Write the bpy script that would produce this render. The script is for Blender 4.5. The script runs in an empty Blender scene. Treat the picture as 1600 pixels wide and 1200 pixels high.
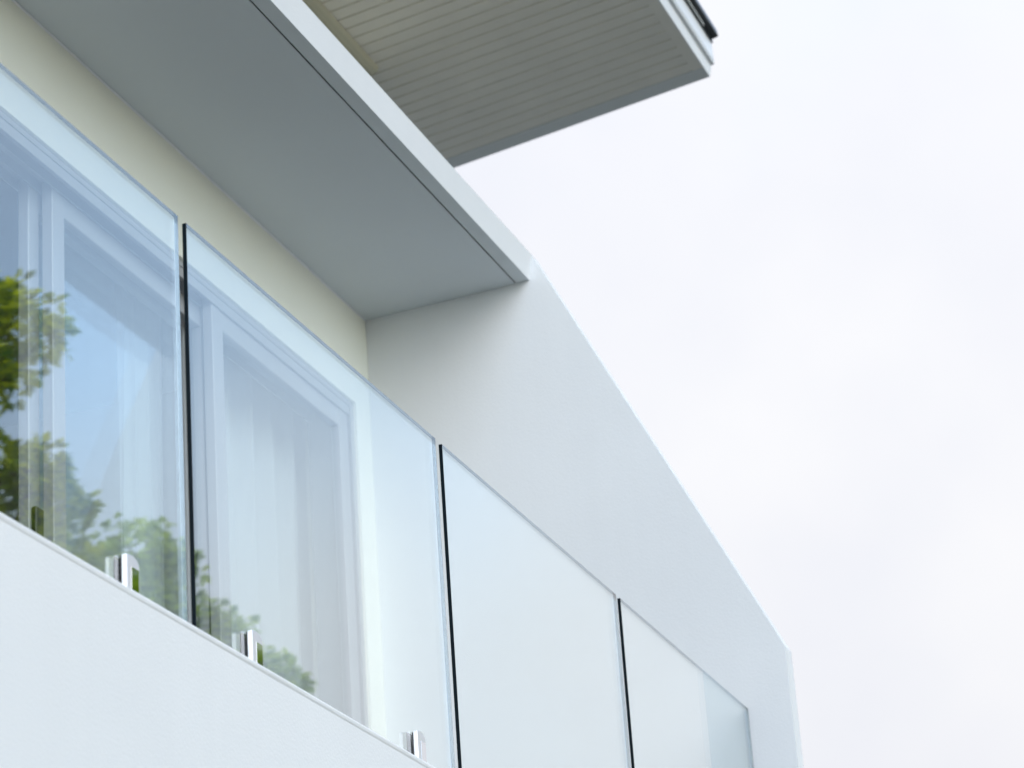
import bpy, bmesh, math, random
from mathutils import Vector, Matrix

# ------------------------------------------------------------------ camera
Z0 = 3.34                      # height of the balcony parapet top above the ground
sc = bpy.context.scene
C = sc.collection

cam_d = bpy.data.cameras.new('camera')
cam = bpy.data.objects.new('camera', cam_d)
C.objects.link(cam)
RIGHT = Vector((0.34455832, -0.93641238, -0.0664185))
DOWN = Vector((0.33508523, 0.18876967, -0.92308391))
FWD = Vector((0.876925, 0.29580038, 0.37882012))
cam.matrix_world = Matrix((
    (RIGHT.x, -DOWN.x, -FWD.x, -5.068),
    (RIGHT.y, -DOWN.y, -FWD.y, -2.4044),
    (RIGHT.z, -DOWN.z, -FWD.z, -1.7372 + Z0),
    (0, 0, 0, 1)))
cam_d.sensor_width = 36.0
cam_d.lens = 99.567
cam_d.clip_start = 0.1
cam_d.clip_end = 5000
cam_d.dof.use_dof = True
cam_d.dof.focus_distance = 7.3
cam_d.dof.aperture_fstop = 5.6
sc.camera = cam

# ------------------------------------------------------------------ sky and sun
SUN_DIR = Vector((-0.67, -0.60, 0.43)).normalized()      # towards the sun
world = bpy.data.worlds.new('World')
sc.world = world
world.use_nodes = True
wn, wl = world.node_tree.nodes, world.node_tree.links
wn.clear()
w_out = wn.new('ShaderNodeOutputWorld')
w_bg = wn.new('ShaderNodeBackground')
w_sky = wn.new('ShaderNodeTexSky')
w_sky.sky_type = 'NISHITA'
w_sky.sun_disc = False
w_sky.sun_elevation = math.asin(SUN_DIR.z)
w_sky.sun_rotation = math.atan2(SUN_DIR.x, SUN_DIR.y)
w_sky.dust_density = 0.3
w_sky.air_density = 1.3
w_sky.ozone_density = 1.6
w_tc = wn.new('ShaderNodeTexCoord')
w_map = wn.new('ShaderNodeMapping')
w_map.inputs['Scale'].default_value = (1, 1, 1.3)
w_map.inputs['Location'].default_value = (8.19, 1.52, -11.34)
w_noise = wn.new('ShaderNodeTexNoise')
w_noise.inputs['Scale'].default_value = 1.25
w_noise.inputs['Detail'].default_value = 4
w_noise.inputs['Roughness'].default_value = 0.42
w_noise.inputs['Distortion'].default_value = 0.25
w_ramp = wn.new('ShaderNodeMapRange')          # cloud cover
w_ramp.interpolation_type = 'SMOOTHSTEP'
w_ramp.inputs['From Min'].default_value = 0.39
w_ramp.inputs['From Max'].default_value = 0.57
w_ramp.inputs['To Min'].default_value = 0.06
w_ramp.inputs['To Max'].default_value = 1.0
# a cloud deck is brighter overhead than near the horizon
w_sep = wn.new('ShaderNodeSeparateXYZ')
w_grad = wn.new('ShaderNodeMapRange')
w_grad.inputs['From Min'].default_value = 0.0
w_grad.inputs['From Max'].default_value = 1.0
w_grad.inputs['To Min'].default_value = 0.90
w_grad.inputs['To Max'].default_value = 1.20
w_cloud = wn.new('ShaderNodeVectorMath')
w_cloud.operation = 'SCALE'
w_soft = wn.new('ShaderNodeTexNoise')          # soft light and dark cloud
w_soft.inputs['Scale'].default_value = 4.2
w_soft.inputs['Detail'].default_value = 5
w_soft.inputs['Roughness'].default_value = 0.5
w_tone = wn.new('ShaderNodeMix')
w_tone.data_type = 'RGBA'
w_tone.inputs['A'].default_value = (1.97, 2.02, 2.21, 1)
w_tone.inputs['B'].default_value = (2.31, 2.31, 2.36, 1)
w_tr = wn.new('ShaderNodeMapRange')
w_tr.inputs['From Min'].default_value = 0.32
w_tr.inputs['From Max'].default_value = 0.66
wl.new(w_tc.outputs['Generated'], w_soft.inputs['Vector'])
wl.new(w_soft.outputs['Fac'], w_tr.inputs['Value'])
wl.new(w_tr.outputs['Result'], w_tone.inputs['Factor'])
wl.new(w_tone.outputs['Result'], w_cloud.inputs[0])
w_mix = wn.new('ShaderNodeMix')
w_mix.data_type = 'RGBA'
wl.new(w_tc.outputs['Generated'], w_map.inputs['Vector'])
wl.new(w_tc.outputs['Generated'], w_sep.inputs['Vector'])
wl.new(w_sep.outputs['Z'], w_grad.inputs['Value'])
wl.new(w_grad.outputs['Result'], w_cloud.inputs['Scale'])
wl.new(w_map.outputs['Vector'], w_noise.inputs['Vector'])
wl.new(w_noise.outputs['Fac'], w_ramp.inputs['Value'])
wl.new(w_ramp.outputs['Result'], w_mix.inputs['Factor'])
wl.new(w_sky.outputs['Color'], w_mix.inputs['A'])
wl.new(w_cloud.outputs['Vector'], w_mix.inputs['B'])
wl.new(w_mix.outputs['Result'], w_bg.inputs['Color'])
w_bg.inputs['Strength'].default_value = 0.15
wl.new(w_bg.outputs['Background'], w_out.inputs['Surface'])

sun_d = bpy.data.lights.new('sun', 'SUN')
sun_d.energy = 0.55
sun_d.angle = math.radians(50)
sun_d.color = (1.0, 0.985, 0.965)
sun = bpy.data.objects.new('sun', sun_d)
C.objects.link(sun)
sun.rotation_euler = (-SUN_DIR).to_track_quat('-Z', 'Y').to_euler()
sun.location = (-10, -12, 20)

vs = sc.view_settings
vs.view_transform = 'Standard'
vs.look = 'None'
vs.exposure = 1.5
vs.gamma = 1.0
vs.use_curve_mapping = False
cy = sc.cycles
cy.max_bounces = 14
cy.diffuse_bounces = 5
cy.glossy_bounces = 8
cy.transparent_max_bounces = 24
cy.transmission_bounces = 8
cy.caustics_reflective = False
cy.caustics_refractive = False
cy.use_denoising = True

# ------------------------------------------------------------------ materials
def new_mat(name):
    m = bpy.data.materials.new(name)
    m.use_nodes = True
    m.node_tree.nodes.clear()
    return m, m.node_tree.nodes, m.node_tree.links


def paint(name, col, rough=0.55, var=0.04, scale=2.5, bump=0.05, bscale=90, streak=0.0):
    m, n, l = new_mat(name)
    out = n.new('ShaderNodeOutputMaterial')
    b = n.new('ShaderNodeBsdfPrincipled')
    b.inputs['Roughness'].default_value = rough
    tc = n.new('ShaderNodeTexCoord')
    geo = n.new('ShaderNodeNewGeometry')
    nz = n.new('ShaderNodeTexNoise')
    nz.inputs['Scale'].default_value = scale
    nz.inputs['Detail'].default_value = 5
    l.new(geo.outputs['Position'], nz.inputs['Vector'])
    mr = n.new('ShaderNodeMapRange')
    mr.inputs['From Min'].default_value = 0.3
    mr.inputs['From Max'].default_value = 0.7
    mr.inputs['To Min'].default_value = 1 - var
    mr.inputs['To Max'].default_value = 1 + var * 0.4
    l.new(nz.outputs['Fac'], mr.inputs['Value'])
    val = mr.outputs['Result']
    if streak:
        mp = n.new('ShaderNodeMapping')
        mp.inputs['Scale'].default_value = (14, 14, 0.7)
        l.new(geo.outputs['Position'], mp.inputs['Vector'])
        n2 = n.new('ShaderNodeTexNoise')
        n2.inputs['Scale'].default_value = 1.0
        n2.inputs['Detail'].default_value = 4
        l.new(mp.outputs['Vector'], n2.inputs['Vector'])
        m2 = n.new('ShaderNodeMapRange')
        m2.inputs['From Min'].default_value = 0.45
        m2.inputs['From Max'].default_value = 0.75
        m2.inputs['To Min'].default_value = 1.0
        m2.inputs['To Max'].default_value = 1 - streak
        l.new(n2.outputs['Fac'], m2.inputs['Value'])
        mu = n.new('ShaderNodeMath')
        mu.operation = 'MULTIPLY'
        l.new(val, mu.inputs[0])
        l.new(m2.outputs['Result'], mu.inputs[1])
        val = mu.outputs[0]
    mix = n.new('ShaderNodeVectorMath')
    mix.operation = 'SCALE'
    mix.inputs[0].default_value = col
    l.new(val, mix.inputs['Scale'])
    l.new(mix.outputs['Vector'], b.inputs['Base Color'])
    if bump:
        nb = n.new('ShaderNodeTexNoise')
        nb.inputs['Scale'].default_value = bscale
        nb.inputs['Detail'].default_value = 4
        l.new(geo.outputs['Position'], nb.inputs['Vector'])
        bp = n.new('ShaderNodeBump')
        bp.inputs['Strength'].default_value = bump
        bp.inputs['Distance'].default_value = 0.01
        l.new(nb.outputs['Fac'], bp.inputs['Height'])
        l.new(bp.outputs['Normal'], b.inputs['Normal'])
    l.new(b.outputs['BSDF'], out.inputs['Surface'])
    return m


def plain(name, col, rough=0.5, metal=0.0, spec=0.5):
    m, n, l = new_mat(name)
    out = n.new('ShaderNodeOutputMaterial')
    b = n.new('ShaderNodeBsdfPrincipled')
    b.inputs['Base Color'].default_value = (*col, 1)
    b.inputs['Roughness'].default_value = rough
    b.inputs['Metallic'].default_value = metal
    b.inputs['Specular IOR Level'].default_value = spec
    l.new(b.outputs['BSDF'], out.inputs['Surface'])
    return m


def pane_glass(name, tint, ior=1.52):
    """flat pane: each face reflects by Fresnel and lets the rest straight through"""
    m, n, l = new_mat(name)
    out = n.new('ShaderNodeOutputMaterial')
    geo = n.new('ShaderNodeNewGeometry')
    mi = n.new('ShaderNodeMix')
    mi.data_type = 'FLOAT'
    mi.inputs['A'].default_value = ior
    mi.inputs['B'].default_value = 1.0 / ior
    l.new(geo.outputs['Backfacing'], mi.inputs['Factor'])
    fr = n.new('ShaderNodeFresnel')
    l.new(mi.outputs['Result'], fr.inputs['IOR'])
    tr = n.new('ShaderNodeBsdfTransparent')
    tr.inputs['Color'].default_value = (*tint, 1)
    gl = n.new('ShaderNodeBsdfGlossy')
    gl.inputs['Roughness'].default_value = 0.0
    gl.inputs['Color'].default_value = (1, 1, 1, 1)
    mx = n.new('ShaderNodeMixShader')
    l.new(fr.outputs['Fac'], mx.inputs['Fac'])
    l.new(tr.outputs['BSDF'], mx.inputs[1])
    l.new(gl.outputs['BSDF'], mx.inputs[2])
    l.new(mx.outputs['Shader'], out.inputs['Surface'])
    return m


def sheer(name):
    m, n, l = new_mat(name)
    out = n.new('ShaderNodeOutputMaterial')
    d = n.new('ShaderNodeBsdfDiffuse')
    d.inputs['Color'].default_value = (0.95, 0.96, 0.97, 1)
    t = n.new('ShaderNodeBsdfTranslucent')
    t.inputs['Color'].default_value = (0.95, 0.96, 0.97, 1)
    a = n.new('ShaderNodeMixShader')
    a.inputs['Fac'].default_value = 0.35
    l.new(d.outputs['BSDF'], a.inputs[1])
    l.new(t.outputs['BSDF'], a.inputs[2])
    tp = n.new('ShaderNodeBsdfTransparent')
    b = n.new('ShaderNodeMixShader')
    b.inputs['Fac'].default_value = 0.06
    l.new(a.outputs['Shader'], b.inputs[1])
    l.new(tp.outputs['BSDF'], b.inputs[2])
    l.new(b.outputs['Shader'], out.inputs['Surface'])
    return m


def leaf_mat(name, dark, light):
    m, n, l = new_mat(name)
    out = n.new('ShaderNodeOutputMaterial')
    geo = n.new('ShaderNodeNewGeometry')
    rp = n.new('ShaderNodeValToRGB')
    rp.color_ramp.elements[0].color = (*dark, 1)
    rp.color_ramp.elements[1].color = (*light, 1)
    rp.color_ramp.elements[0].position = 0.1
    rp.color_ramp.elements[1].position = 0.95
    l.new(geo.outputs['Random Per Island'], rp.inputs['Fac'])
    b = n.new('ShaderNodeBsdfPrincipled')
    b.inputs['Roughness'].default_value = 0.5
    b.inputs['Specular IOR Level'].default_value = 0.2
    l.new(rp.outputs['Color'], b.inputs['Base Color'])
    t = n.new('ShaderNodeBsdfTranslucent')
    hs = n.new('ShaderNodeHueSaturation')
    hs.inputs['Value'].default_value = 1.6
    l.new(rp.outputs['Color'], hs.inputs['Color'])
    l.new(hs.outputs['Color'], t.inputs['Color'])
    mx = n.new('ShaderNodeMixShader')
    mx.inputs['Fac'].default_value = 0.45
    l.new(b.outputs['BSDF'], mx.inputs[1])
    l.new(t.outputs['BSDF'], mx.inputs[2])
    l.new(mx.outputs['Shader'], out.inputs['Surface'])
    return m


M = dict(
    white=paint('white_render', (0.76, 0.785, 0.805), 0.6, 0.05, 0.9, 0.10, 140, streak=0.012),
    cream=paint('cream_render', (0.905, 0.91, 0.825), 0.6, 0.03, 1.8, 0.05, 110),
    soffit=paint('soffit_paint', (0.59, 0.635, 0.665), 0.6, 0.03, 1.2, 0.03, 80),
    board=paint('soffit_board_paint', (0.93, 0.875, 0.785), 0.45, 0.05, 3.0, 0.03, 60),
    groove=plain('groove_grey', (0.35, 0.36, 0.37), 0.9),  # darker grey than the soffit, on the drip groove faces
    joint=plain('shaded_board_joint', (0.76, 0.72, 0.625), 0.9),  # groove shade put into the colour of the board joint faces
    walltrim=paint('wall_trim_paint', (0.62, 0.59, 0.47), 0.5, 0.03, 3, 0.0),
    darktop=paint('canopy_top_dark', (0.20, 0.20, 0.20), 0.8, 0.2, 3, 0.0),  # unseen canopy top, made dark to cut light bounced onto the roof soffit
    trimgrey=paint('soffit_trim_paint', (0.78, 0.79, 0.78), 0.45, 0.03, 3, 0.02, 60),
    fascia=paint('fascia_paint', (0.80, 0.82, 0.84), 0.35, 0.03, 3, 0.0),
    roofblack=plain('black_roof_metal', (0.012, 0.014, 0.017), 0.35),
    frame=paint('door_frame_grey', (0.40, 0.41, 0.43), 0.3, 0.02, 4, 0.0),
    pane=pane_glass('balustrade_glass', (0.95, 0.985, 0.985), 2.3),
    dpane=pane_glass('door_glass', (0.96, 0.98, 0.98), 1.7),
    edge=plain('glass_cut_edge', (0.002, 0.007, 0.012), 0.3, 0.0, 0.1),
    polish=plain('glass_polished_edge', (0.24, 0.29, 0.34), 0.08, 1.0),
    topedge=plain('glass_top_edge', (0.48, 0.54, 0.60), 0.15, 1.0),
    steel=plain('satin_steel', (0.80, 0.80, 0.83), 0.5, 1.0),
    mirror=plain('polished_steel', (0.78, 0.78, 0.78), 0.04, 1.0),
    rubber=plain('black_rubber', (0.02, 0.017, 0.022), 0.6),
    black=plain('black_handle', (0.015, 0.016, 0.016), 0.35),
    sheer=sheer('sheer_white_cloth'),
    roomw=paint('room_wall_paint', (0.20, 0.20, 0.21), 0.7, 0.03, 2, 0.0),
    roomf=paint('room_floor_timber', (0.22, 0.14, 0.09), 0.4, 0.2, 6, 0.0),
    tilef=paint('balcony_floor_tile', (0.66, 0.61, 0.52), 0.5, 0.1, 6, 0.0),
    bark=paint('bark', (0.12, 0.09, 0.065), 0.9, 0.4, 12, 0.6, 30),
    leaf=leaf_mat('leaf_bright', (0.08, 0.19, 0.015), (0.74, 0.78, 0.02)),
    leaf2=leaf_mat('leaf_fresh', (0.07, 0.19, 0.03), (0.60, 0.72, 0.05)),
    ground=paint('concrete_ground', (0.105, 0.116, 0.112), 0.85, 0.25, 0.5, 0.3, 40),
)

# ------------------------------------------------------------------ object helpers
ORG = {}


def tag(o, label=None, cat=None, group=None, kind=None):
    if label: o['label'] = label
    if cat: o['category'] = cat
    if group: o['group'] = group
    if kind: o['kind'] = kind
    return o


def empty(name, at, label=None, cat=None, group=None, parent=None):
    o = bpy.data.objects.new(name, None)
    C.objects.link(o)
    o.empty_display_size = 0.1
    at = Vector(at)
    base = ORG[parent.name] if parent else Vector((0, 0, 0))
    if parent: o.parent = parent
    o.location = at - base
    ORG[o.name] = at
    return tag(o, label, cat, group)


def obj(name, bm, mats, parent=None, smooth=False):
    """bm in world coordinates -> object whose origin is the foot of its box"""
    if not isinstance(mats, (list, tuple)): mats = [mats]
    bmesh.ops.recalc_face_normals(bm, faces=bm.faces)
    xs = [v.co for v in bm.verts]
    lo = Vector((min(v.x for v in xs), min(v.y for v in xs), min(v.z for v in xs)))
    hi = Vector((max(v.x for v in xs), max(v.y for v in xs), max(v.z for v in xs)))
    org = Vector(((lo.x + hi.x) / 2, (lo.y + hi.y) / 2, lo.z))
    for v in bm.verts: v.co -= org
    me = bpy.data.meshes.new(name)
    bm.to_mesh(me)
    bm.free()
    for m in mats: me.materials.append(m)
    if smooth:
        for pl in me.polygons: pl.use_smooth = True
    o = bpy.data.objects.new(name, me)
    C.objects.link(o)
    if parent:
        o.parent = parent
        o.location = org - ORG[parent.name]
    else:
        o.location = org
    ORG[o.name] = org
    return o


def box(bm, x0, x1, y0, y1, z0, z1, bevel=0.0, seg=1):
    """z relative to the parapet top"""
    vs_ = [bm.verts.new((x, y, z + Z0)) for z in (z0, z1) for y in (y0, y1) for x in (x0, x1)]
    fs = [bm.faces.new([vs_[i] for i in q]) for q in
          ((0, 2, 3, 1), (4, 5, 7, 6), (0, 1, 5, 4), (2, 6, 7, 3), (0, 4, 6, 2), (1, 3, 7, 5))]
    if bevel:
        ed = set(e for f in fs for e in f.edges)
        bmesh.ops.bevel(bm, geom=list(ed), offset=bevel, segments=seg, affect='EDGES', profile=0.5)
    return fs


def prism_x(bm, prof, x0, x1, bevel=0.0, seg=2):
    """profile of (y, z) extruded along X, z relative to the parapet top"""
    a = [bm.verts.new((x0, y, z + Z0)) for y, z in prof]
    b = [bm.verts.new((x1, y, z + Z0)) for y, z in prof]
    n = len(prof)
    fs = [bm.faces.new(a), bm.faces.new(b)]
    for i in range(n):
        fs.append(bm.faces.new((a[i], a[(i + 1) % n], b[(i + 1) % n], b[i])))
    if bevel:
        ed = set(e for f in fs for e in f.edges)
        bmesh.ops.bevel(bm, geom=list(ed), offset=bevel, segments=seg, affect='EDGES', profile=0.5)
    return fs


def part(name, mat, parent, *args, **kw):
    bm = bmesh.new()
    box(bm, *args, **kw)
    return obj(name, bm, mat, parent)


# ------------------------------------------------------------------ ground
bm = bmesh.new()
S = 1500
q = [bm.verts.new(p) for p in ((-S, -S, 0), (S, -S, 0), (S, S, 0), (-S, S, 0))]
bm.faces.new(q)
g = obj('ground', bm, M['ground'])
tag(g, 'pale concrete ground around the white house', kind='structure')

# ------------------------------------------------------------------ house
XL = -4.2            # left end of the building
X1 = 4.424           # inner face of the side fin wall
YW = 1.385           # face of the recessed wall
YS, ZS = 0.696, 2.777   # canopy front lower edge
YT, ZT = 0.679, 2.886   # canopy front upper edge
ZW = 2.752           # canopy soffit at the wall

house = empty('house', (0.5, 3.0, 0), 'white rendered modern house with balcony, flat canopy and dark-edged upper roof', 'house')

# front wall below the glass, with a slightly proud plaster coping
part('parapet_wall', M['white'], house, XL, X1 - 0.002, -0.05, 0.16, -Z0 - 0.1, -0.016)
random.seed(4)
bm = bmesh.new()
nseg = 150
xs = [XL + (X1 - 0.002 - XL) * i / nseg for i in range(nseg + 1)]
rings = []
from mathutils import noise as mnoise
for x in xs:
    w1 = 0.0012 * mnoise.noise(Vector((x * 5.0, 0.3, 0))) + 0.0008 * mnoise.noise(Vector((x * 17.0, 3.1, 0)))
    w2 = 0.0022 * mnoise.noise(Vector((x * 3.1, 7.3, 0))) + 0.0012 * mnoise.noise(Vector((x * 11.0, 9.1, 0)))
    prof = [(-0.0495, -0.0165 + w2), (-0.0515, -0.0120 + w2), (-0.0522 + w1 * .4, -0.006), (-0.0508 + w1 * .4, -0.002 + w1 * .3),
            (-0.0480, 0.0 + w1 * .3), (0.158, 0.0), (0.158, -0.0150)]
    rings.append([bm.verts.new((x, y, z + Z0)) for y, z in prof])
for a, b in zip(rings[:-1], rings[1:]):
    for i in range(len(a)):
        j = (i + 1) % len(a)
        bm.faces.new((a[i], a[j], b[j], b[i]))
bm.faces.new(rings[0])
bm.faces.new(rings[-1])
obj('parapet_coping', bm, M['white'], house, smooth=False)

part('balcony_floor', M['tilef'], house, XL, X1 - 0.002, 0.161, YW - 0.001, -0.32, -0.10)

# recessed wall round the door opening
DX0, DX1, DZ = 0.90, 4.278, 2.352
bm = bmesh.new()
box(bm, DX1, X1 - 0.001, YW, YW + 0.22, -0.32, ZW + 0.02)
box(bm, XL, DX0, YW, YW + 0.22, -0.32, ZW + 0.02)
box(bm, DX0, DX1, YW, YW + 0.22, DZ, ZW + 0.02)
obj('recessed_wall', bm, M['cream'], house)

# side fin with sloping top
bm = bmesh.new()
prism_x(bm, [(-0.156, -Z0 - 0.1), (-0.156, 1.157), (YT + 0.004, ZT + 0.001), (YT + 0.03, ZT + 0.004), (YW + 0.4, ZT + 0.004), (YW + 0.4, -Z0 - 0.1)],
        X1, X1 + 0.085, bevel=0.0)
obj('fin_wall', bm, M['white'], house)

# canopy over the balcony with a drip groove
GY = 0.752
bm = bmesh.new()
zi = lambda y: ZS + (ZW - ZS) * (y - YS) / (YW - YS)
prism_x(bm, [(YS, ZS), (GY - 0.003, zi(GY - 0.003)), (GY - 0.003, zi(GY) + 0.010), (GY + 0.003, zi(GY) + 0.010),
             (GY + 0.003, zi(GY + 0.003)), (YW + 0.001, ZW), (YW + 0.22, ZW + 0.022), (YW + 0.22, ZT), (YT + 0.004, ZT), (YT, ZT - 0.004)], XL, X1 - 0.0015)
can = obj('canopy', bm, [M['white'], M['soffit'], M['groove'], M['darktop']], house)
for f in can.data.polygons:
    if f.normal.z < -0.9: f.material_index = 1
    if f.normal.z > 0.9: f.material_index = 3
    c = f.center
    if abs(c.y + ORG['canopy'].y - GY) < 0.0052 and f.area < 0.3 and abs(f.normal.x) < 0.5: f.material_index = 2
bm = bmesh.new()
prism_x(bm, [(YW - 0.005, ZW - 0.001), (YW - 0.0005, ZW - 0.001), (YW - 0.0005, ZW - 0.006)], XL, X1 - 0.002)
obj('sealant_bead', bm, M['fascia'], can)

# upper storey
part('upper_wall', M['cream'], house, XL, 5.12, 1.62, 7.8, ZT + 0.002, 4.9)
part('side_wall', M['white'], house, X1 + 0.087, 5.12, YW + 0.1, 7.8, -Z0 - 0.1, ZT)
part('rear_wall', M['white'], house, XL, X1 + 0.085, 7.6, 7.8, -Z0 - 0.1, ZT)

# upper roof: (x, along, normal) frame, along = outward up the slope, origin at the front corner of the soffit
PC = Vector((6.2, 0.3345, 4.4448))
EV = Vector((0, -0.9914291, 0.13064588))
NV = Vector((0, 0.13064588, 0.9914291))


def rp(x, e, n):
    v = PC + EV * e + NV * n
    return (x, v.y, v.z + Z0)


def rprism(bm, prof, x0, x1):
    a = [bm.verts.new(rp(x0, e, n)) for e, n in prof]
    b = [bm.verts.new(rp(x1, e, n)) for e, n in prof]
    k = len(prof)
    bm.faces.new(a)
    bm.faces.new(b)
    for i in range(k):
        bm.faces.new((a[i], a[(i + 1) % k], b[(i + 1) % k], b[i]))


XRL = -4.6
bm = bmesh.new()
rprism(bm, [(0.015, 0.03), (0.030, 0.195), (-8.0, 0.195), (-8.0, 0.03)], XRL, 6.195)
roof = obj('roof', bm, M['fascia'], house)
# soffit boards
BW = 0.0825
x = 6.100
nb = 0
first = None
while x > 3.2:
    x0 = x - BW
    e0 = -3.2 if x0 > 5.135 else -1.30
    key = 'long' if x0 > 5.135 else 'short'
    bm = bmesh.new()
    c = 0.0065
    prof = [(x0 + 0.0035, 0.013), (x0 + 0.0035, 0.0050), (x0 + 0.0060, 0.0012), (x - 0.0060, 0.0012), (x - 0.0035, 0.0050), (x - 0.0035, 0.013)]
    a = [bm.verts.new(rp(px, -0.050, pn)) for px, pn in prof]
    b = [bm.verts.new(rp(px, e0, pn)) for px, pn in prof]
    bm.faces.new(a); bm.faces.new(b)
    for i in range(6):
        bm.faces.new((a[i], a[(i + 1) % 6], b[(i + 1) % 6], b[i]))
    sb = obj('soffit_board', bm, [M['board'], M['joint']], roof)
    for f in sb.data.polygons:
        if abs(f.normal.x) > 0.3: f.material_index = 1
    x -= BW
    nb += 1
# the board ground behind the joints, then the trims
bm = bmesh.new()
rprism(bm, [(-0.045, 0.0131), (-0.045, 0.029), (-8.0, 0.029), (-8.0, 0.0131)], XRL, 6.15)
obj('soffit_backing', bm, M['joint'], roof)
bm = bmesh.new()
rprism(bm, [(0.0, 0.0), (0.010, 0.029), (-0.044, 0.029), (-0.0495, 0.0)], XRL, 6.1005)
obj('eave_trim', bm, M['board'], roof)
bm = bmesh.new()
rprism(bm, [(0.0, -0.001), (0.010, 0.029), (-8.0, 0.029), (-8.0, -0.001)], 6.1015, 6.2)
obj('rake_trim', bm, M['trimgrey'], roof)
bm = bmesh.new()
rprism(bm, [(-1.228, -0.004), (-1.228, 0.0008), (-1.300, 0.0008), (-1.300, -0.026), (-1.262, -0.026), (-1.240, -0.018)], XRL, 5.150)
obj('wall_trim', bm, M['walltrim'], roof)
# fascia steps and the dark roof edge
bm = bmesh.new()
rprism(bm, [(0.0005, 0.0), (0.0035, -0.0005), (0.0150, 0.0300), (0.0215, 0.0560), (0.0105, 0.0560), (0.0105, 0.0295)], XRL, 6.203)
obj('fascia_board', bm, M['fascia'], roof)
bm = bmesh.new()
rprism(bm, [(0.0160, 0.0565), (0.0340, 0.0565), (0.0380, 0.0600), (0.0385, 0.0680), (0.0350, 0.0720), (0.0400, 0.0760), (0.0500, 0.1850), (0.031, 0.1850)], XRL, 6.206)
obj('gutter_board', bm, M['fascia'], roof)
bm = bmesh.new()
rprism(bm, [(0.0510, 0.1680), (0.0560, 0.1680), (0.0560, 0.1880), (0.0850, 0.1905), (0.0880, 0.1960), (0.0860, 0.2280), (-8.05, 0.2280), (-8.05, 0.1955), (0.0510, 0.1955)], XRL, 6.209)
obj('roof_edge', bm, M['roofblack'], roof)
bm = bmesh.new()
rprism(bm, [(0.0562, 0.1760), (0.0640, 0.1760), (0.0640, 0.1870), (0.0562, 0.1870)], XRL, 6.05)
obj('drip_flashing', bm, M['trimgrey'], roof)

# room behind the door
room = part('room_floor', M['roomf'], house, XL + 0.2, X1 - 0.003, YW + 0.221, 5.6, -0.32, -0.10)
part('room_wall', M['roomw'], house, XL + 0.2, X1 - 0.003, 5.6, 5.7, -0.10, 2.62)
part('room_wall', M['cream'], house, X1 - 0.003, X1 + 0.08, YW + 0.41, 5.6, -0.10, 2.62)
part('room_wall', M['roomw'], house, XL + 0.1, XL + 0.2, YW + 0.221, 5.6, -0.10, 2.62)
part('room_ceiling', M['roomw'], house, XL + 0.1, X1 - 0.004, YW + 0.221, 5.7, 2.62, 2.70)

# sliding door: three sashes on three tracks
bm = bmesh.new()
FY0, FY1 = YW + 0.012, YW + 0.19
ZB = -0.10
box(bm, DX0, DX1, FY0, FY1, DZ - 0.022, DZ - 0.001)
box(bm, DX0, DX0 + 0.035, FY0, FY1, ZB, DZ - 0.023)
box(bm, DX1 - 0.030, DX1 - 0.001, FY0, FY1, ZB, DZ - 0.023)
box(bm, DX0 + 0.036, DX1 - 0.031, FY0, FY1, ZB, ZB + 0.03)
door = obj('sliding_door', bm, M['frame'], house)
bm = bmesh.new()
for yy in (YW + 0.016, YW + 0.0665, YW + 0.1215, YW + 0.176):
    box(bm, DX0 + 0.036, DX1 - 0.031, yy, yy + 0.006, DZ - 0.058, DZ - 0.0225)
obj('head_track', bm, M['frame'], door)


def sash(x0, x1, yc, sl, sr):
    bm = bmesh.new()
    zt, zb = DZ - 0.034, ZB + 0.032
    y0, y1 = yc - 0.019, yc + 0.019
    box(bm, x0, x0 + sl, y0, y1, zb, zt, bevel=0.003)
    box(bm, x1 - sr, x1, y0, y1, zb, zt, bevel=0.003)
    box(bm, x0 + sl, x1 - sr, y0 + 0.002, y1 - 0.002, zt - 0.095, zt - 0.001, bevel=0.003)
    box(bm, x0 + sl, x1 - sr, y0 + 0.002, y1 - 0.002, zb, zb + 0.11, bevel=0.003)
    s = obj('sash', bm, M['frame'], door)
    bm = bmesh.new()
    box(bm, x0 + sl - 0.006, x1 - sr + 0.006, yc - 0.003, yc + 0.003, zb + 0.10, zt - 0.088)
    obj('pane', bm, M['dpane'], door)
    return s


sash(1.966, 3.120, YW + 0.146, 0.066, 0.075)      # slid open behind the middle sash
sash(2.02, 3.150, YW + 0.092, 0.078, 0.075)
sash(3.060, 4.244, YW + 0.042, 0.085, 0.085)
bm = bmesh.new()
box(bm, 1.976, 2.026, YW + 0.108, YW + 0.1268, 0.92, 1.225, bevel=0.004)
obj('handle', bm, M['black'], door)

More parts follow.
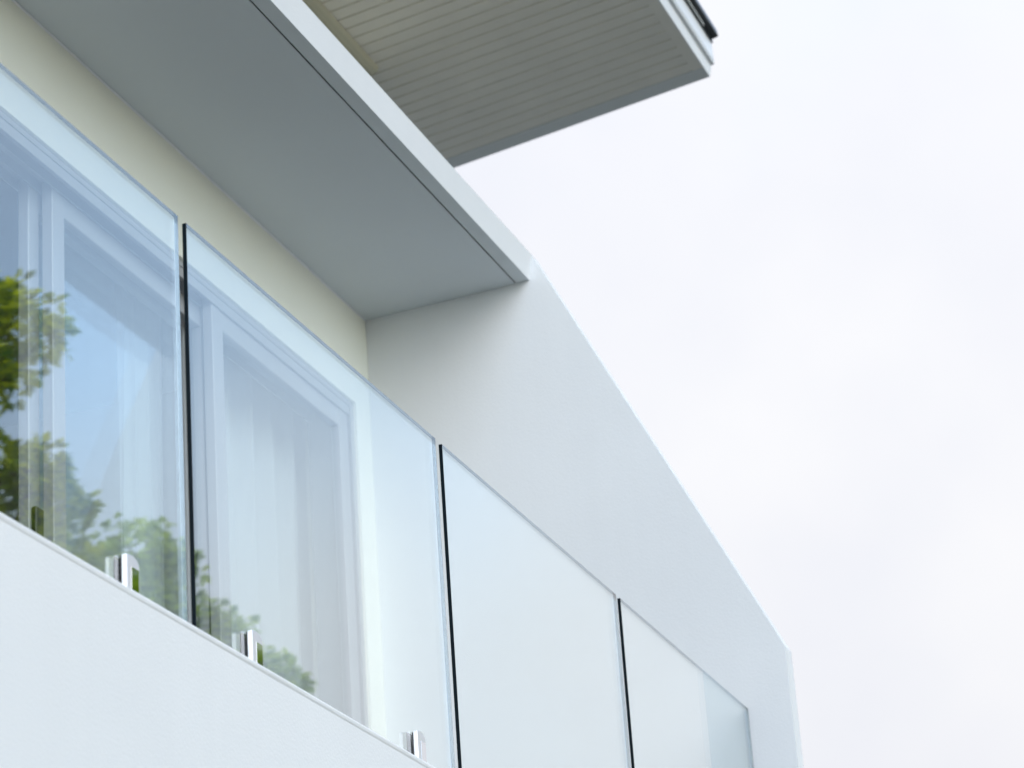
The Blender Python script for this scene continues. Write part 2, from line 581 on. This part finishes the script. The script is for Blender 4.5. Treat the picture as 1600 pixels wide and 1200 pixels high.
# ------------------------------------------------------------------ curtains
def curtain(x0, x1, yc, z0, z1, folds, amp, seed, label):
    rnd = random.Random(seed)
    bm = bmesh.new()
    nx, nz = int(folds * 14), 10
    ph = [rnd.uniform(-0.6, 0.6) for _ in range(int(folds) + 3)]
    am = [rnd.uniform(0.55, 1.25) for _ in range(int(folds) + 3)]
    grid = []
    for j in range(nz + 1):
        t = j / nz
        row = []
        for i in range(nx + 1):
            s = i / nx
            k = s * folds
            ki = int(k)
            a = am[ki] * (1 - (k - ki)) + am[ki + 1] * (k - ki)
            pp = ph[ki] * (1 - (k - ki)) + ph[ki + 1] * (k - ki)
            spread = 1.0 + 0.03 * (1 - t)
            y = yc + amp * a * math.sin(2 * math.pi * k + pp) * (0.8 + 0.35 * (1 - t)) + 0.012 * math.sin(9 * k + 4 * t)
            x = x0 + (x1 - x0) * (s * spread) + 0.012 * math.sin(4 * math.pi * k + pp + t)
            row.append(bm.verts.new((x, y, z0 + (z1 - z0) * t + Z0)))
        grid.append(row)
    for j in range(nz):
        for i in range(nx):
            bm.faces.new((grid[j][i], grid[j][i + 1], grid[j + 1][i + 1], grid[j + 1][i]))
    o = obj('sheer_curtain', bm, M['sheer'], None, smooth=True)
    return tag(o, label, 'curtain', 'sheer curtains behind the sliding door')


curtain(3.32, 4.40, YW + 0.275, -0.09, 2.56, 6, 0.055, 3, 'wide white sheer curtain with soft folds behind the rightmost door sash')
curtain(2.86, 3.14, YW + 0.275, -0.09, 2.56, 3, 0.028, 8, 'narrow bunch of white sheer curtain behind the middle door sash')

# ------------------------------------------------------------------ glass balustrade
GT, GH = 0.010, 0.950


def clamp(parent, x0):
    """steel clamp: outer plate with rounded top, rubber, inner plate"""
    w, zt, zb = 0.056, 0.095, -0.03

    def plate(y0, y1, ww, zz, bev):
        bm = bmesh.new()
        rx, rz = 0.026, 0.019
        prof = [(x0, zb), (x0 + ww, zb), (x0 + ww, zz - rz)]
        for k in range(1, 6):
            a = k / 6 * math.pi / 2
            prof.append((x0 + ww - rx + rx * math.cos(a), zz - rz + rz * math.sin(a)))
        prof += [(x0 + ww - rx, zz), (x0 + 0.006, zz), (x0 + 0.0015, zz - 0.0015), (x0, zz - 0.006)]
        a = [bm.verts.new((px, y0, pz + Z0)) for px, pz in prof]
        b = [bm.verts.new((px, y1, pz + Z0)) for px, pz in prof]
        fa = bm.faces.new(a)
        bm.faces.new(b)
        n = len(prof)
        for i in range(n):
            bm.faces.new((a[i], a[(i + 1) % n], b[(i + 1) % n], b[i]))
        if bev:
            bmesh.ops.bevel(bm, geom=list(fa.edges), offset=bev, segments=2, affect='EDGES', profile=0.5)
        return bm
    c = obj('clamp', plate(-0.0145, -0.004, w, zt, 0.0032), M['steel'], parent)
    obj('gasket', plate(-0.0036, -0.0006, w - 0.003, zt - 0.003, 0), M['rubber'], c)
    obj('back_gasket', plate(GT + 0.0006, GT + 0.0036, w - 0.003, zt - 0.003, 0), M['rubber'], c)
    obj('back_plate', plate(GT + 0.004, GT + 0.020, w, zt, 0), M['steel'], c)
    bm = bmesh.new()
    box(bm, x0 + 0.018, x0 + w - 0.006, -0.0156, -0.0148, zb + 0.01, zt - 0.024, bevel=0.0004)
    obj('cover_plate', bm, M['mirror'], c)
    return c


def glass_panel(x0, x1, label, clamps):
    root = empty('glass_panel', ((x0 + x1) / 2, GT / 2, Z0 - 0.0), label, 'glass panel', 'frameless glass balustrade panels')
    bm = bmesh.new()
    box(bm, x0, x1, 0.0, GT, 0.012, GH, bevel=0.0008)
    o = obj('pane', bm, [M['pane'], M['edge'], M['polish'], M['topedge']], root)
    for f in o.data.polygons:
        if f.normal.x < -0.5: f.material_index = 1
        elif f.normal.x > 0.5: f.material_index = 2
        elif f.normal.z > 0.5: f.material_index = 3
        elif f.normal.z < -0.5: f.material_index = 1
    for cx in clamps: clamp(root, cx)
    return root


glass_panel(-1.563, -0.099, 'leftmost clear glass panel on the parapet, cut by the left picture edge', (-1.33, -0.393))
glass_panel(-0.060, 1.403, 'second clear glass panel from the left, with two steel clamps at its foot', (0.180, 1.117))
glass_panel(1.450, 2.9155, 'third clear glass panel from the left, in front of the bare wall', (1.70, 2.62))
glass_panel(2.9563, 4.4139, 'rightmost clear glass panel, its end against the white fin wall', (3.20, 4.12))

# ------------------------------------------------------------------ trees across the garden (seen mirrored in the glass)
def limb(bm, pts, rads, seg=8):
    prev = None
    for i, (p, r) in enumerate(zip(pts, rads)):
        p = Vector(p)
        d = (Vector(pts[min(i + 1, len(pts) - 1)]) - Vector(pts[max(i - 1, 0)])).normalized()
        u = d.orthogonal().normalized()
        v = d.cross(u)
        ring = [bm.verts.new(p + (u * math.cos(2 * math.pi * k / seg) + v * math.sin(2 * math.pi * k / seg)) * r) for k in range(seg)]
        if prev:
            for k in range(seg):
                bm.faces.new((prev[k], prev[(k + 1) % seg], ring[(k + 1) % seg], ring[k]))
        prev = ring


def add_leaf(verts, faces, p, d, up, ln, wd):
    s = d.cross(up)
    if s.length < 1e-4: return
    s.normalize()
    n = s.cross(d).normalized()
    i = len(verts)
    verts += [p, p + d * ln * .35 + s * wd * .42 + n * wd * .12, p + d * ln * .72 + s * wd * .40 + n * wd * .08 - n * ln * .04,
              p + d * ln - n * ln * .12, p + d * ln * .72 - s * wd * .40 + n * wd * .08 - n * ln * .04, p + d * ln * .35 - s * wd * .42 + n * wd * .12,
              p + d * ln * .5 - n * ln * .01]
    faces += [(i, i + 1, i + 6), (i + 1, i + 2, i + 6), (i + 2, i + 3, i + 6), (i + 3, i + 4, i + 6), (i + 4, i + 5, i + 6), (i + 5, i, i + 6)]


def tree(base, clumps, mat, label, seed, leaf=0.15, dens=1.0, trunk_r=0.16):
    rnd = random.Random(seed)
    base = Vector(base)
    root = empty('broadleaf_tree', base, label, 'tree', 'trees across the garden')
    cen = sum((Vector(c[0]) for c in clumps), Vector()) / len(clumps)
    low = min(c[0][2] for c in clumps)
    fork = Vector((base.x * .8 + cen.x * .2, base.y * .8 + cen.y * .2, low * 0.62))
    bm = bmesh.new()
    limb(bm, [base - Vector((0, 0, .1)), base + Vector((0.03, 0.02, .3)), (base + fork) / 2 + Vector((.08, -.05, 0)), fork],
         [trunk_r * 1.5, trunk_r * 1.05, trunk_r * .9, trunk_r * .75], 10)
    obj('trunk', bm, M['bark'], root, smooth=True)
    bm = bmesh.new()
    for c, r, k in clumps:
        c = Vector(c)
        mid = fork.lerp(c, .5) + Vector((rnd.uniform(-.2, .2), rnd.uniform(-.2, .2), -.15))
        limb(bm, [fork - Vector((0, 0, .1)), mid, c], [trunk_r * .5, trunk_r * .28, trunk_r * .1], 6)
        for t in range(5):
            d = Vector((rnd.gauss(0, 1), rnd.gauss(0, 1), rnd.gauss(.2, .8))).normalized()
            limb(bm, [c, c + d * r * .5, c + d * r * .9 + Vector((0, 0, -.05))], [trunk_r * .1, trunk_r * .06, .004], 5)
    obj('limbs', bm, M['bark'], root, smooth=True)
    verts, faces = [], []
    for c, r, k in clumps:
        c = Vector(c)
        # a clump is made of sprays, each a handful of leaves round a twig end
        ns = int(190 * k * dens * (r / .4) ** 1.7)
        for s in range(ns):
            d = Vector((rnd.gauss(0, 1), rnd.gauss(0, 1), rnd.gauss(.1, .8))).normalized()
            q = c + d * r * rnd.uniform(.25, 1.0) ** .6 * rnd.uniform(.85, 1.12)
            for m in range(rnd.randint(5, 9)):
                ld = (d * .6 + Vector((rnd.gauss(0, .8), rnd.gauss(0, .8), rnd.gauss(-.15, .45)))).normalized()
                up = Vector((rnd.gauss(0, .45), rnd.gauss(0, .45), 1)).normalized()
                L = leaf * rnd.uniform(.6, 1.15)
                add_leaf(verts, faces, q + ld * leaf * .2, ld, up, L, L * rnd.uniform(.5, .68))
    lo = min(v.z for v in verts)
    org = Vector((cen.x, cen.y, lo))
    me = bpy.data.meshes.new('crown')
    me.from_pydata([v - org for v in verts], [], faces)
    me.materials.append(mat)
    o = bpy.data.objects.new('crown', me)
    C.objects.link(o)
    o.parent = root
    o.location = org - base
    return root


# leaf clumps: centre, radius, fullness
TALL_TREE = [((10.08, -6.17, 9.22), 0.36, 1.0), ((9.99, -6.73, 9.49), 0.45, 1.0), ((9.81, -6.14, 8.79), 0.22, 1.0), ((9.86, -7.38, 9.21), 0.60, 1.0),
             ((9.82, -6.99, 8.48), 0.40, 1.0), ((10.12, -6.26, 8.23), 0.30, 1.0), ((10.39, -6.13, 8.34), 0.20, 1.0), ((10.78, -6.20, 8.19), 0.24, 1.0),
             ((10.28, -6.83, 7.93), 0.45, 1.0), ((10.47, -6.22, 7.74), 0.36, 1.0), ((10.85, -6.15, 7.79), 0.22, 1.0), ((10.25, -7.94, 8.12), 0.80, 1.0),
             ((10.63, -6.84, 7.01), 0.80, 1.0), ((10.35, -7.72, 6.91), 0.80, 1.0), ((9.32, -8.08, 8.79), 0.70, 1.0), ((9.48, -8.31, 7.48), 0.90, 1.0),
             ((10.56, -7.68, 9.73), 0.50, 1.0), ((10.97, -8.43, 8.66), 0.80, 1.0)]
LOW_TREE = [((13.48, -6.98, 8.81), 0.34, 1.0), ((13.27, -7.07, 8.31), 0.42, 1.0), ((13.78, -6.88, 8.78), 0.24, 1.0), ((13.64, -6.67, 8.14), 0.40, 1.0),
            ((13.95, -6.52, 8.14), 0.30, 1.0), ((14.32, -6.41, 7.86), 0.34, 1.0), ((14.13, -6.10, 7.84), 0.20, 1.0), ((13.46, -6.92, 7.63), 0.60, 1.0),
            ((13.96, -6.58, 7.29), 0.60, 1.0), ((13.74, -7.50, 7.29), 0.70, 1.0), ((14.56, -6.24, 7.33), 0.40, 1.0)]
tree((8.6, -6.9, 0), TALL_TREE, M['leaf'],
     'tall yellow-green tree mirrored at the left edge of the leftmost glass panel', 5, 0.092, 1.0)
tree((14.0, -6.6, 0), LOW_TREE, M['leaf2'],
     'lower rounded tree mirrored near the foot of the second glass panel', 9, 0.088, 1.0)
